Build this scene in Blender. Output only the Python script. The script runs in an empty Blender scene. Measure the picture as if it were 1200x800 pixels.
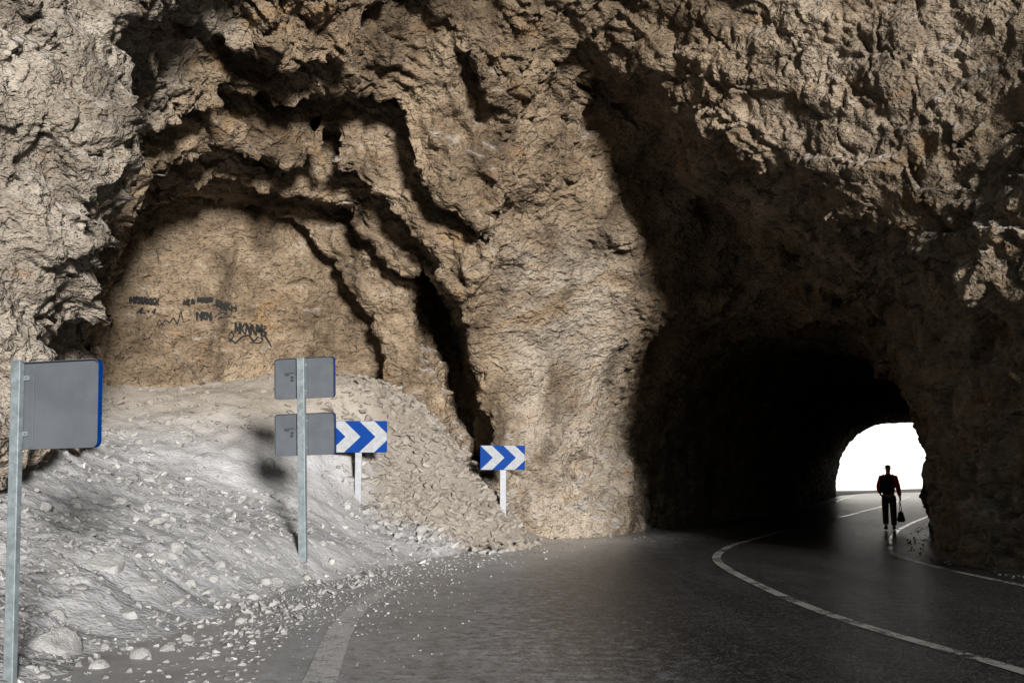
import bpy, bmesh, math, random
import numpy as np
from mathutils import Vector, Matrix
from mathutils.bvhtree import BVHTree
R = math.radians
rng = np.random.default_rng(7)
random.seed(7)
scene = bpy.context.scene
COL = scene.collection

# ------------------------------------------------------------------ camera
F_PX, H_CAM, HORIZON = 1333.0, 1.65, 550.0
PITCH = math.atan((HORIZON - 400) / F_PX)
cam_d = bpy.data.cameras.new('camera'); cam = bpy.data.objects.new('camera', cam_d); COL.objects.link(cam)
cam_d.sensor_width = 36; cam_d.lens = 36 * F_PX / 1200; cam_d.clip_start = .1; cam_d.clip_end = 3000
cam.location = (0, 0, H_CAM); cam.rotation_euler = (math.pi / 2 + PITCH, 0, 0)
scene.camera = cam

def at(px, py, Y):
    """real-world point seen at photograph pixel (px, py) at distance Y ahead"""
    a, b = (px - 600) / F_PX, (400 - py) / F_PX
    d = Vector((a, math.cos(PITCH) - b * math.sin(PITCH), math.sin(PITCH) + b * math.cos(PITCH)))
    d *= Y / d.y
    return Vector((d.x, Y, d.z + H_CAM))

# ------------------------------------------------------------------ helpers
def tag(o, label=None, cat=None, group=None, kind=None):
    if label: o['label'] = label
    if cat: o['category'] = cat
    if group: o['group'] = group
    if kind: o['kind'] = kind
    return o

def mesh_np(name, V, faces, mat=None, parent=None, smooth=True):
    """V (n,3); faces (m,4) or (m,3) array"""
    me = bpy.data.meshes.new(name)
    V = np.ascontiguousarray(V, dtype=np.float32); faces = np.ascontiguousarray(faces, dtype=np.int32)
    n, k = faces.shape
    me.vertices.add(len(V)); me.vertices.foreach_set('co', V.ravel())
    me.loops.add(n * k); me.loops.foreach_set('vertex_index', faces.ravel())
    me.polygons.add(n)
    me.polygons.foreach_set('loop_start', np.arange(0, n * k, k, dtype=np.int32))
    me.polygons.foreach_set('loop_total', np.full(n, k, dtype=np.int32))
    me.polygons.foreach_set('use_smooth', np.full(n, smooth, dtype=bool))
    me.update(calc_edges=True); me.validate()
    if mat: me.materials.append(mat)
    o = bpy.data.objects.new(name, me); COL.objects.link(o)
    if parent: o.parent = parent
    return o

def obj(name, bm, mats, parent=None, smooth=False, bevel=0):
    if bevel:
        bmesh.ops.bevel(bm, geom=[e for e in bm.edges if e.is_manifold and e.calc_face_angle(0) > .6], offset=bevel, segments=2, affect='EDGES', profile=.5)
    me = bpy.data.meshes.new(name); bm.to_mesh(me); bm.free()
    for m in (mats if isinstance(mats, (list, tuple)) else [mats]): me.materials.append(m)
    if smooth:
        for p in me.polygons: p.use_smooth = True
    o = bpy.data.objects.new(name, me); COL.objects.link(o)
    if parent: o.parent = parent
    return o

def empty(name, loc, rz=0):
    o = bpy.data.objects.new(name, None); COL.objects.link(o)
    o.location = loc; o.rotation_euler = (0, 0, rz); o.empty_display_size = .2
    return o

def add_box(bm, c, s, mi=0):
    r = bmesh.ops.create_cube(bm, size=1, matrix=Matrix.Translation(c) @ Matrix.Diagonal((s[0], s[1], s[2], 1)))
    for f in {f for v in r['verts'] for f in v.link_faces}: f.material_index = mi
    return r['verts']

def add_cyl(bm, p0, p1, r, seg=12, mi=0):
    p0, p1 = Vector(p0), Vector(p1); d = p1 - p0
    M = Matrix.Translation((p0 + p1) / 2) @ d.to_track_quat('Z', 'Y').to_matrix().to_4x4()
    rr = bmesh.ops.create_cone(bm, cap_ends=True, segments=seg, radius1=r, radius2=r, depth=d.length, matrix=M)
    for f in {f for v in rr['verts'] for f in v.link_faces}: f.material_index = mi

# ------------------------------------------------------------------ numpy noise
_perm = np.random.default_rng(3).permutation(256).astype(np.int32)
_grad = np.random.default_rng(4).normal(size=(256, 3)).astype(np.float32)
_grad /= np.linalg.norm(_grad, axis=1, keepdims=True)

def perlin(P, seed=0):
    out = np.empty(len(P), np.float32)
    for s in range(0, len(P), 400000):
        p = P[s:s + 400000].astype(np.float32)
        i = np.floor(p).astype(np.int32); f = p - i
        w = f * f * f * (f * (f * 6 - 15) + 10)
        r = np.zeros(len(p), np.float32)
        for dx in (0, 1):
            wx = w[:, 0] if dx else 1 - w[:, 0]
            hx = _perm[(i[:, 0] + dx + seed * 37) & 255]
            for dy in (0, 1):
                wy = w[:, 1] if dy else 1 - w[:, 1]
                hy = _perm[(hx + i[:, 1] + dy) & 255]
                for dz in (0, 1):
                    wz = w[:, 2] if dz else 1 - w[:, 2]
                    g = _grad[_perm[(hy + i[:, 2] + dz) & 255]]
                    r += wx * wy * wz * (g[:, 0] * (f[:, 0] - dx) + g[:, 1] * (f[:, 1] - dy) + g[:, 2] * (f[:, 2] - dz))
        out[s:s + 400000] = r * 1.6
    return out

def fbm(P, oct=4, seed=0, gain=.5):
    a, t, r = 1., 0., 0
    for k in range(oct):
        r = r + a * perlin(P * (2.03 ** k) + k * 7.3, seed + k); t += a; a *= gain
    return r / t

def ridged(P, oct=4, seed=0, gain=.55):
    a, t, r = 1., 0., 0
    for k in range(oct):
        r = r + a * (1 - 2 * np.abs(perlin(P * (2.07 ** k) + k * 5.1, seed + k))); t += a; a *= gain
    return r / t

def facets(P, seed=0, tilt=1.0):
    """chipped-rock relief: a randomly tilted facet per Worley cell; returns (height, F2-F1)"""
    H = np.empty(len(P), np.float32); C = np.empty(len(P), np.float32)
    for s in range(0, len(P), 300000):
        p = P[s:s + 300000].astype(np.float32); n = len(p)
        i = np.floor(p).astype(np.int32)
        d1 = np.full(n, 9., np.float32); d2 = d1.copy(); h = np.zeros(n, np.float32)
        for dx in (-1, 0, 1):
            hx = _perm[(i[:, 0] + dx + seed * 53) & 255]
            for dy in (-1, 0, 1):
                hy = _perm[(hx + i[:, 1] + dy) & 255]
                for dz in (-1, 0, 1):
                    k = _perm[(hy + i[:, 2] + dz) & 255]
                    g = _grad[k]
                    ox = p[:, 0] - (i[:, 0] + dx + .5 + g[:, 0] * .42)
                    oy = p[:, 1] - (i[:, 1] + dy + .5 + g[:, 1] * .42)
                    oz = p[:, 2] - (i[:, 2] + dz + .5 + g[:, 2] * .42)
                    d = ox * ox + oy * oy + oz * oz
                    g2 = _grad[_perm[(k + 91) & 255]]
                    hh = (ox * g2[:, 0] + oy * g2[:, 1] + oz * g2[:, 2]) * tilt + g2[:, 0] * .22
                    m = d < d1
                    d2 = np.where(m, d1, np.minimum(d2, d)); h = np.where(m, hh, h); d1 = np.where(m, d, d1)
        H[s:s + 300000] = h; C[s:s + 300000] = np.sqrt(d2) - np.sqrt(d1)
    return H, C

_val = np.random.default_rng(9).uniform(-1, 1, 256).astype(np.float32)
def tet(P, seed=0):
    """chiselled relief: values interpolated linearly over tetrahedra, flat planes meeting at creases"""
    p = P.astype(np.float32); i = np.floor(p).astype(np.int32); f = p - i
    o = np.argsort(-f, axis=1); fs = np.take_along_axis(f, o, 1)
    def val(c): return _val[_perm[(_perm[(_perm[(c[:, 0] + seed * 71) & 255] + c[:, 1]) & 255] + c[:, 2]) & 255]]
    c = i.copy(); r = np.arange(len(p)); v = val(c); out = v * (1 - fs[:, 0])
    for k in range(3):
        c[r, o[:, k]] += 1
        out += val(c) * (fs[:, k] - (fs[:, k + 1] if k < 2 else 0))
    return out

def smoothstep(a, b, x):
    t = np.clip((x - a) / (b - a), 0, 1); return t * t * (3 - 2 * t)
def smin(a, b, k):
    h = np.clip(.5 + .5 * (b - a) / k, 0, 1); return b + (a - b) * h - k * h * (1 - h)
def smax(a, b, k): return -smin(-a, -b, k)

def curve(pts, sig=1.0):
    """smooth x(y) through (y, x) control points"""
    pts = sorted(pts); ys = np.arange(-80, 500, .1)
    xs = np.interp(ys, [p[0] for p in pts], [p[1] for p in pts])
    k = np.exp(-.5 * (np.arange(-40, 41) * .1 / sig) ** 2); k /= k.sum()
    xs = np.convolve(np.pad(xs, 40, mode='edge'), k, 'valid')
    return lambda y: np.interp(y, ys, xs)

# ------------------------------------------------------------------ plan of the place
line_left = curve([(-60, -1.0), (4, -1.2), (8.8, -1.45), (11.6, -1.75), (14.7, -1.9), (18, -1.45), (22, -.45), (25.9, .9), (28.6, 2.55), (35, 6.2), (42.3, 9.8), (55, 15.1), (72, 21.4), (79, 25), (84, 31), (88, 40), (92, 56), (96, 90), (400, 900)], .9)
line_mid = curve([(-60, 5.5), (0, 4.9), (9.4, 4.2), (10.6, 3.98), (12.2, 3.68), (14.4, 3.52), (17.6, 3.52), (20.4, 3.62), (22, 3.86), (25, 4.72), (27.8, 5.9), (33.8, 8.5), (42.3, 12.5), (55, 18.2), (72, 25), (78, 28.6), (82, 34), (85.5, 42), (89, 57), (93, 90), (400, 900)], .8)
line_right = curve([(-60, 9.2), (0, 8.2), (10, 7.5), (16.3, 7.28), (19.1, 7.14), (22, 7.3), (24.4, 7.95), (31.4, 10.5), (40, 14.4), (55, 21.2), (72, 28.4), (76, 31), (79.5, 36), (82.5, 44), (86, 58), (90, 90), (400, 900)], .8)
wall_left_t = curve([(18, -2.2), (24, -.2), (28.5, 1.9), (35, 5.3), (42.3, 8.9), (55, 14.2), (72, 20.3), (95, 27)], 1.2)
wall_right_t = curve([(0, 12.6), (4, 13.0), (8, 14.3), (12, 15.0), (13, 14.5), (14, 12.5), (15, 9.4), (16, 8.4), (17, 8.25), (20, 8.15), (22, 8.3), (25, 9.15), (28, 10.25), (31.4, 11.4), (35, 13.0), (40, 15.4), (55, 22.1), (72, 29), (95, 36.5)], .7)  # unseen near end shaped to limit sky light from the right

def cave_field(X, Y, Z):
    """< 0 in the open air of the cave, > 0 in rock (metres, roughly)"""
    zp = np.maximum(Z, 0)
    XL = np.interp(Y, [0, 5, 9, 11.5, 13.2, 14.4, 16, 19, 23, 30], [-8.9, -8.7, -8.5, -8.0, -7.1, -6.3, -6.7, -8.0, -8.9, -9.4])  # unseen near stretch closed in to keep sky light off the right wall
    fL = XL + .027 * zp ** 2 - X
    fR = X - (wall_right_t(Y) - .03 * np.minimum(zp, 5) ** 2 + .25 * np.maximum(zp - 5, 0) * smoothstep(22, 17, Y))
    Ze = np.interp(X, [-9, -3, -1.2, .5, 1.9, 3.2, 4.4, 6, 7.9, 9, 12], [11.2, 11.0, 10.8, 10.4, 9.9, 8.8, 7.7, 6.3, 4.85, 4.3, 4.0])
    yb = np.clip(23.3 - .75 * X, 15.0, 25.5)
    st = smoothstep(yb - .9, yb + .5, Y)
    ZT = (13.2 - 2.7 * smoothstep(15, 21, Y)) * (1 - st) + Ze * st  # near roof, out of view, carried on to block sky light
    fT = (Z - ZT) * .8
    # oblique rock face that holds the alcove on the left and the smooth pillar on the right
    q = (X + 3.4) * -.55 + (Y - 21) * .835
    l = (X + 3.4) * .835 + (Y - 21) * .55
    off = smoothstep(2.7, 4.5, l) * (.5 + 2.1 * smoothstep(8, 2.5, Z))
    fP = q - off + .22 * np.maximum(Z - 5, 0) ** 1.5 * (1 - .55 * smoothstep(3.5, 6, l))
    Hh = smax(smax(fL, fR, .9), smax(fT, fP, .7), .7)
    # alcove: arched ledges stepping inwards to a flat back wall
    wob = .6 * np.sin(l * .8 + 1.3 * np.sin(Z * .7)) + .5 * np.sin(Z * 1.0 + l * .5 + 2)
    tq = np.clip((q + 1) / 5.6, -.3, 1.1)
    a = 5.05 - 1.45 * tq; h = 9.9 - 2.0 * tq
    ph = (q + .38 * wob + .3) / 1.42
    fr = ph - np.floor(ph); saw = np.where(fr < .22, fr / .22, 1 - (fr - .22) / .78)
    env = smoothstep(-2.2, -1, q) * (1 - smoothstep(4.4, 5, q))
    kk = 1 + (.185 * (saw - .5)) * env
    qq = (np.abs((l + .25) / (a * kk)) ** 2.2 + np.abs(zp / (h * kk)) ** 2.2) ** (1 / 2.2)
    fA = (qq - 1) * a
    fB = q - (4.7 - .06 * (Z - 3))
    A = smax(smax(fA, fB, .35), (-3 - q), .5)
    # deep cleft between the alcove and the smooth pillar
    xc = -.90 - .27 * (Z - 2)
    cl = np.sqrt(((X - xc) / .36) ** 2 + ((Y - 26.2) / 2.8) ** 2 + ((Z - 3.9) / 3.2) ** 2) - 1
    cl = cl * .6
    # road tunnel
    xl, xr = wall_left_t(Y), wall_right_t(Y)
    hw = np.maximum((xr - xl) / 2, .5); xm = (xl + xr) / 2
    ht = np.interp(Y, [17, 21, 28, 40, 60, 74, 90], [6.2, 6.1, 5.75, 5.3, 5.0, 4.65, 4.6])
    qt = (np.abs((X - xm) / hw) ** 2.3 + np.abs(zp / ht) ** 2.5) ** (1 / 2.4)
    T = smax((qt - 1) * hw * .8, 21 - Y, .8)
    return smin(smin(smin(Hh, A, .3), T, .3), cl, .25)

def cave_noise(P):
    e = np.array([[.80, .15, -.58], [-.2, .97, -.05], [.56, .15, .81]], np.float32)   # bedding: dips to the right
    B = P @ e.T
    far = smoothstep(27, 36, P[:, 1])
    w = fbm(P * .35, 2, 11)[:, None] * .9
    E2 = np.array([[.36, .48, -.8], [-.8, .6, 0], [.48, .64, .6]], np.float32)
    fh = tet(((P + w * .8) @ E2.T) * .42, 21) * 1.3 + .6 * tet(((P + w * .5) @ e.T) * .85, 22)
    brow = smoothstep(.8, 3, P[:, 0]) * smoothstep(25, 23, P[:, 1]) * smoothstep(4.5, 6, P[:, 2])
    n = .42 * fh + .42 * brow * (ridged(B * np.array([.16, .3, 1.05], np.float32) + w * .4, 2, 17) - .25) + .24 * ridged(B * np.array([.2, .2, .8], np.float32) + w * .5, 3, 5) + .14 * fbm(P * .9, 3, 9) - .12
    rw = smoothstep(6.3, 7.6, P[:, 0] - .38 * np.maximum(P[:, 1] - 22, 0)) * smoothstep(15, 17, P[:, 1]) * smoothstep(5, 3.4, P[:, 2])
    slab = 1 - smoothstep(.6, 1.6, np.sqrt(((P[:, 0] - 1.0) / 1.5) ** 2 + ((P[:, 1] - 25.6) / 3.0) ** 2 + ((P[:, 2] - 4.4) / 2.8) ** 2))
    qd = (P[:, 0] + 3.4) * -.55 + (P[:, 1] - 21) * .835
    back = smoothstep(3.2, 4.3, qd) * smoothstep(-1.5, -2.8, P[:, 0])
    alc = smoothstep(-1.5, .3, qd) * smoothstep(-.3, -1.5, P[:, 0]) * smoothstep(24, 30, 54 - P[:, 1])
    return n * (1 - .85 * far) * (1 - .7 * rw * (1 - far)) * (1 - .75 * slab) * (1 - .7 * back) * (1 - .2 * alc), slab, back, far

# ------------------------------------------------------------------ cave rock: surface nets on a grid that widens with distance
def nonuni(a, d0, d1, b, fine, coarse):
    return np.concatenate([np.linspace(a, d0, max(2, int((d0 - a) / coarse)), endpoint=False), np.arange(d0, d1, fine), np.linspace(d1, b, max(2, int((b - d1) / coarse)))])
STEP = .0058
gu = nonuni(-.78, -.36, .42, .85, STEP, .03)
gv = nonuni(-.08, -.02, .36, .80, STEP, .03)
ww = np.concatenate([np.arange(math.log(15), math.log(46), STEP), np.arange(math.log(46), math.log(87.5), STEP * 1.8)])
gs = np.exp(ww)
def warp(iu, iw, iv):
    s = np.interp(iw, np.arange(len(gs)), gs)
    return np.stack([np.interp(iu, np.arange(len(gu)), gu) * s, s - 12.5, np.interp(iv, np.arange(len(gv)), gv) * s], -1)
S3 = gs[None, :, None]
Fg = np.empty((len(gu), len(gs), len(gv)), np.float32)
for j0 in range(0, len(gs), 40):
    sl = slice(j0, min(j0 + 40, len(gs))); s3 = S3[:, sl]
    X = np.broadcast_to(gu[:, None, None] * s3, Fg[:, sl].shape); Y = np.broadcast_to(s3 - 12.5, X.shape); Z = np.broadcast_to(gv[None, None, :] * s3, X.shape)
    f = cave_field(X, Y, Z).astype(np.float32)
    m = np.abs(f) < 1.3
    pts = np.stack([X[m], Y[m], Z[m]], -1).astype(np.float32)
    f[m] += cave_noise(pts)[0]
    Fg[:, sl] = f
def surface_nets(Fg):
    ins = Fg < 0
    c = np.zeros(tuple(n - 1 for n in Fg.shape), np.int8)
    cs = [(a, b, d) for a in (0, 1) for b in (0, 1) for d in (0, 1)]
    n0, n1, n2 = Fg.shape
    for a, b, d in cs: c += ins[a:n0 - 1 + a, b:n1 - 1 + b, d:n2 - 1 + d]
    act = (c > 0) & (c < 8)
    idx = np.full(act.shape, -1, np.int64); I = np.argwhere(act); idx[act] = np.arange(len(I))
    acc = np.zeros((len(I), 3)); cnt = np.zeros(len(I))
    for k in range(3):
        for a, b, d in cs:
            o = (a, b, d)
            if o[k]: continue
            o2 = list(o); o2[k] = 1
            f0 = Fg[I[:, 0] + a, I[:, 1] + b, I[:, 2] + d]; f1 = Fg[I[:, 0] + o2[0], I[:, 1] + o2[1], I[:, 2] + o2[2]]
            m = (f0 < 0) != (f1 < 0)
            t = f0[m] / (f0[m] - f1[m]); q = np.tile(np.array(o, float), (m.sum(), 1)); q[:, k] = t
            acc[m] += q; cnt[m] += 1
    V = I + acc / cnt[:, None]
    faces = []
    for k in range(3):
        a = [slice(None)] * 3; b = [slice(None)] * 3
        a[k] = slice(0, -1); b[k] = slice(1, None)
        ch = ins[tuple(a)] != ins[tuple(b)]
        E = np.argwhere(ch)
        i, j = [x for x in range(3) if x != k]
        ok = (E[:, i] > 0) & (E[:, j] > 0) & (E[:, i] < act.shape[i]) & (E[:, j] < act.shape[j])
        E = E[ok]; q = []
        for di, dj in ((0, 0), (1, 0), (1, 1), (0, 1)):
            e = E.copy(); e[:, i] -= di; e[:, j] -= dj; q.append(idx[e[:, 0], e[:, 1], e[:, 2]])
        q = np.stack(q, 1)
        flip = ins[E[:, 0], E[:, 1], E[:, 2]]
        if k == 1: flip = ~flip
        q[flip] = q[flip][:, ::-1]
        faces.append(q)
    return V, np.concatenate(faces)
Vi, Fc = surface_nets(Fg)
Vc = warp(Vi[:, 0], Vi[:, 1], Vi[:, 2])
del Fg
print('cave base', len(Vc), len(Fc))
tmp = mesh_np('tmp', Vc, Fc)
sm = tmp.modifiers.new('s', 'SUBSURF'); sm.levels = 2; sm.subdivision_type = 'CATMULL_CLARK'
ev = tmp.evaluated_get(bpy.context.evaluated_depsgraph_get()); me2 = ev.to_mesh()
Vs = np.empty(len(me2.vertices) * 3, np.float32); me2.vertices.foreach_get('co', Vs); Vs = Vs.reshape(-1, 3)
Fs = np.empty(len(me2.loops), np.int32); me2.loops.foreach_get('vertex_index', Fs); Fs = Fs.reshape(-1, 4)
ev.to_mesh_clear(); bpy.data.objects.remove(tmp)
def vnormals(V, F):
    n = np.cross(V[F[:, 2]] - V[F[:, 0]], V[F[:, 3]] - V[F[:, 1]])
    N = np.zeros_like(V)
    for k in range(4):
        for c in range(3): N[:, c] += np.bincount(F[:, k], n[:, c], len(V)).astype(np.float32)
    return N / np.maximum(np.linalg.norm(N, axis=1, keepdims=True), 1e-9)
def rock_detail(V, F):
    N = vnormals(V, F)
    _, slab, back, far = cave_noise(V[:1]) if False else (None,) + tuple(cave_noise(V)[1:])
    e = np.array([[.80, .15, -.58], [-.2, .97, -.05], [.56, .15, .81]], np.float32)
    wv = np.stack([fbm(V * 1.1 + s, 2, 20 + s) for s in range(3)], -1) * .45
    B = (V + wv) @ e.T
    calm = (1 - .8 * slab) * (1 - .55 * back) * (1 - .7 * far)
    E2 = np.array([[.36, .48, -.8], [-.8, .6, 0], [.48, .64, .6]], np.float32)
    W1 = V + wv * .5; E3 = E2 @ e
    h1, c1 = facets(B * np.array([.75, .75, 1.7], np.float32), 2)
    h2, c2 = facets(B * np.array([1.9, 1.9, 3.4], np.float32), 5); h4, c4 = facets((V + wv * .4) @ e.T * np.array([4.2, 4.2, 6.0], np.float32), 14)
    t1 = tet(W1 @ E3.T * 1.15, 2); t2 = tet(B @ E2.T * 2.3, 3); t3 = tet(W1 @ e.T * 4.6, 4); t4 = tet(W1 @ E2.T * 9.5, 5)
    ck = .5 * (1 - smoothstep(0, .06, np.abs(fbm(V * np.array([.9, .9, .55], np.float32), 4, 91))))
    big = .10 * h1 + .22 * t1 - .02
    mod = .6 + .9 * smoothstep(-.3, .4, fbm(V * .5, 2, 31))
    b = B[:, 2] * 1.35 + .5 * fbm(V * .7, 3, 77); sw = b - np.floor(b)
    b2 = B[:, 2] * 3.7 + .5 * fbm(V * 1.5, 3, 78); sw2 = b2 - np.floor(b2)
    bedm = smoothstep(-.15, .3, fbm(V * .4, 2, 83))
    bed = bedm * (.24 * (sw - .5) + .07 * (sw2 - .5))
    qd = (V[:, 0] + 3.4) * -.55 + (V[:, 1] - 21) * .835
    alc = smoothstep(-1.5, .3, qd) * smoothstep(-.3, -1.5, V[:, 0])
    wb = .6 * np.sin((V[:, 0] + 3.4) * .7 + V[:, 2] * .9) + .9 * fbm(V * .55, 3, 44)
    p3 = (qd + .35 * wb) / .46; f3 = p3 - np.floor(p3); s3_ = np.where(f3 < .25, f3 / .25, 1 - (f3 - .25) / .75)
    ring = smoothstep(-3.2, -1.2, qd) * smoothstep(.6, -.8, V[:, 0]) * (1 - back) * smoothstep(12, 15, V[:, 1]) * smoothstep(-.2, .25, fbm(V * .5, 2, 48))
    bm_ = 1 - .5 * smoothstep(1.5, 3, V[:, 0]) * smoothstep(5, 6.5, V[:, 2])
    d = (big + .10 * t2 * mod + .12 * (h2 - .1) * mod * bm_ + bed - .17 * (s3_ - .5) * ring) * calm * (1 - .1 * alc) + (.05 * t3 * mod + .022 * t4 * mod + .05 * h4 * mod * bm_ - .13 * ck) * (1 - .5 * slab) * (1 - .3 * back)
    print('detail mean', d.mean(), np.percentile(d,[5,50,95]))
    return V + N * (d - .02)[:, None]
Vs = rock_detail(Vs, Fs)
print('cave fine', len(Vs), len(Fs))

# ------------------------------------------------------------------ materials
def new_mat(name):
    m = bpy.data.materials.new(name); m.use_nodes = True
    nt = m.node_tree; b = nt.nodes['Principled BSDF']
    return m, nt, b
def node(nt, t, **kw):
    n = nt.nodes.new(t)
    for k, v in kw.items():
        if k in n.inputs: n.inputs[k].default_value = v
        else: setattr(n, k, v)
    return n
def noise_n(nt, vec, scale, detail=6, rough=.6, dist=0.0):
    n = node(nt, 'ShaderNodeTexNoise'); n.inputs['Scale'].default_value = scale; n.inputs['Detail'].default_value = detail
    n.inputs['Roughness'].default_value = rough; n.inputs['Distortion'].default_value = dist
    nt.links.new(vec, n.inputs['Vector']); return n.outputs['Fac']
def ramp(nt, fac, stops):
    r = node(nt, 'ShaderNodeValToRGB'); cr = r.color_ramp
    while len(cr.elements) < len(stops): cr.elements.new(.5)
    for e, (p, c) in zip(cr.elements, stops):
        e.position = p; e.color = (c, c, c, 1) if isinstance(c, (int, float)) else (*c, 1)
    nt.links.new(fac, r.inputs['Fac']); return r.outputs['Color']
def mix(nt, fac, a, b, mode='MIX'):
    m = node(nt, 'ShaderNodeMix', data_type='RGBA', blend_type=mode)
    for s, v in ((m.inputs[0], fac), (m.inputs[6], a), (m.inputs[7], b)):
        if hasattr(v, 'is_output'): nt.links.new(v, s)
        else: s.default_value = v if isinstance(v, (int, float)) else (*v, 1)
    return m.outputs[2]
def math_n(nt, op, a, b=0.0):
    m = node(nt, 'ShaderNodeMath', operation=op)
    for s, v in ((m.inputs[0], a), (m.inputs[1], b)):
        if hasattr(v, 'is_output'): nt.links.new(v, s)
        else: s.default_value = v
    return m.outputs[0]
def maprange(nt, v, a, b):
    m = node(nt, 'ShaderNodeMapRange', interpolation_type='SMOOTHSTEP')
    m.inputs[1].default_value = a; m.inputs[2].default_value = b
    nt.links.new(v, m.inputs[0]); return m.outputs[0]
def bump(nt, h, dist, strength=1.0, prev=None):
    b = node(nt, 'ShaderNodeBump'); b.inputs['Strength'].default_value = strength; b.inputs['Distance'].default_value = dist
    nt.links.new(h, b.inputs['Height'])
    if prev: nt.links.new(prev, b.inputs['Normal'])
    return b.outputs['Normal']
def coords(nt):
    g = node(nt, 'ShaderNodeNewGeometry'); s = node(nt, 'ShaderNodeSeparateXYZ')
    nt.links.new(g.outputs['Position'], s.inputs[0])
    return g.outputs['Position'], s.outputs[0], s.outputs[1], s.outputs[2], g

def rock_material():
    m, nt, b = new_mat('cave rock')
    P, X, Y, Z, g = coords(nt)
    mp = node(nt, 'ShaderNodeMapping'); mp.inputs['Rotation'].default_value = (.1, R(35), .1); mp.inputs['Scale'].default_value = (.8, .85, 1.5)
    nt.links.new(P, mp.inputs['Vector']); PB = mp.outputs['Vector']
    mp2 = node(nt, 'ShaderNodeMapping'); mp2.inputs['Rotation'].default_value = (0, R(-28), 0); mp2.inputs['Scale'].default_value = (1.6, 1.2, .45); nt.links.new(P, mp2.inputs['Vector'])
    n1 = noise_n(nt, P, .55, 5, .6, .6); n2 = noise_n(nt, PB, 1.1, 6, .68, .4); n3 = noise_n(nt, P, 7, 3, .72); n4 = noise_n(nt, PB, .8, 4, .55, 1.2)
    tan = ramp(nt, n2, [(.28, (.065, .045, .029)), (.42, (.155, .115, .077)), (.57, (.245, .188, .130)), (.76, (.37, .305, .225))])
    grey = ramp(nt, n2, [(.28, (.10, .083, .066)), (.44, (.215, .187, .156)), (.60, (.32, .285, .243)), (.78, (.48, .44, .39))])
    # greyer rock near the mouth on the left, over the road on the right, browner in the alcove
    gl = math_n(nt, 'MULTIPLY', maprange(nt, X, -3.4, -5.2), maprange(nt, Y, 20.5, 16.5))
    gr = math_n(nt, 'MULTIPLY', math_n(nt, 'MULTIPLY', maprange(nt, X, 2.2, 5.0), maprange(nt, Y, 30, 22)), .35)
    low = math_n(nt, 'MULTIPLY', maprange(nt, Z, 4.5, .8), .55)
    gsum = math_n(nt, 'ADD', math_n(nt, 'MAXIMUM', math_n(nt, 'MAXIMUM', gl, gr), low), math_n(nt, 'MULTIPLY', math_n(nt, 'SUBTRACT', n1, .5), .9))
    c = mix(nt, maprange(nt, gsum, .1, .9), tan, grey)
    sl = math_n(nt, 'MULTIPLY', math_n(nt, 'MULTIPLY', maprange(nt, X, -.7, .5), maprange(nt, X, 3.6, 1.8)), math_n(nt, 'MULTIPLY', maprange(nt, Z, 7.6, 5.6), maprange(nt, Y, 21, 23)))
    c = mix(nt, math_n(nt, 'MULTIPLY', sl, maprange(nt, n1, .35, .55)), c, (.33, .285, .235))
    och = math_n(nt, 'MULTIPLY', maprange(nt, n4, .57, .72), .6)
    c = mix(nt, och, c, (.25, .16, .08))
    c = mix(nt, math_n(nt, 'MULTIPLY', maprange(nt, n3, .62, .8), .4), c, (.38, .325, .26))
    c = mix(nt, math_n(nt, 'MULTIPLY', maprange(nt, n3, .42, .28), .6), c, (.05, .038, .028))
    st = noise_n(nt, mp2.outputs['Vector'], .55, 5, .6, .8)
    c = mix(nt, 1.0, c, ramp(nt, st, [(.32, (.42, .40, .38)), (.46, (.88, .87, .86)), (.62, (1.0, .99, .97)), (.75, (1.3, 1.28, 1.24))]), 'MULTIPLY')
    # grey dust settled on upward faces
    sn = node(nt, 'ShaderNodeSeparateXYZ'); nt.links.new(g.outputs['Normal'], sn.inputs[0])
    du = math_n(nt, 'MULTIPLY', maprange(nt, sn.outputs[2], .25, .8), .7)
    c = mix(nt, du, c, (.34, .32, .30))
    nt.links.new(c, b.inputs['Base Color']); b.inputs['Roughness'].default_value = .9; b.inputs['Specular IOR Level'].default_value = .25
    wp = node(nt, 'ShaderNodeTexNoise'); wp.inputs['Scale'].default_value = 3; nt.links.new(P, wp.inputs['Vector'])
    va = node(nt, 'ShaderNodeVectorMath', operation='MULTIPLY_ADD'); nt.links.new(wp.outputs['Color'], va.inputs[0]); va.inputs[1].default_value = (.5, .5, .5); nt.links.new(PB, va.inputs[2])
    N = bump(nt, noise_n(nt, PB, 3.4, 4.3, .72, .1), .21, 1.0)
    vv = node(nt, 'ShaderNodeTexVoronoi', distance='MANHATTAN'); vv.inputs['Scale'].default_value = 6.5
    nt.links.new(va.outputs[0], vv.inputs['Vector']); N = bump(nt, vv.outputs['Distance'], .05, .8, N)
    nt.links.new(N, b.inputs['Normal'])
    return m
M_ROCK = rock_material()

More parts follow.
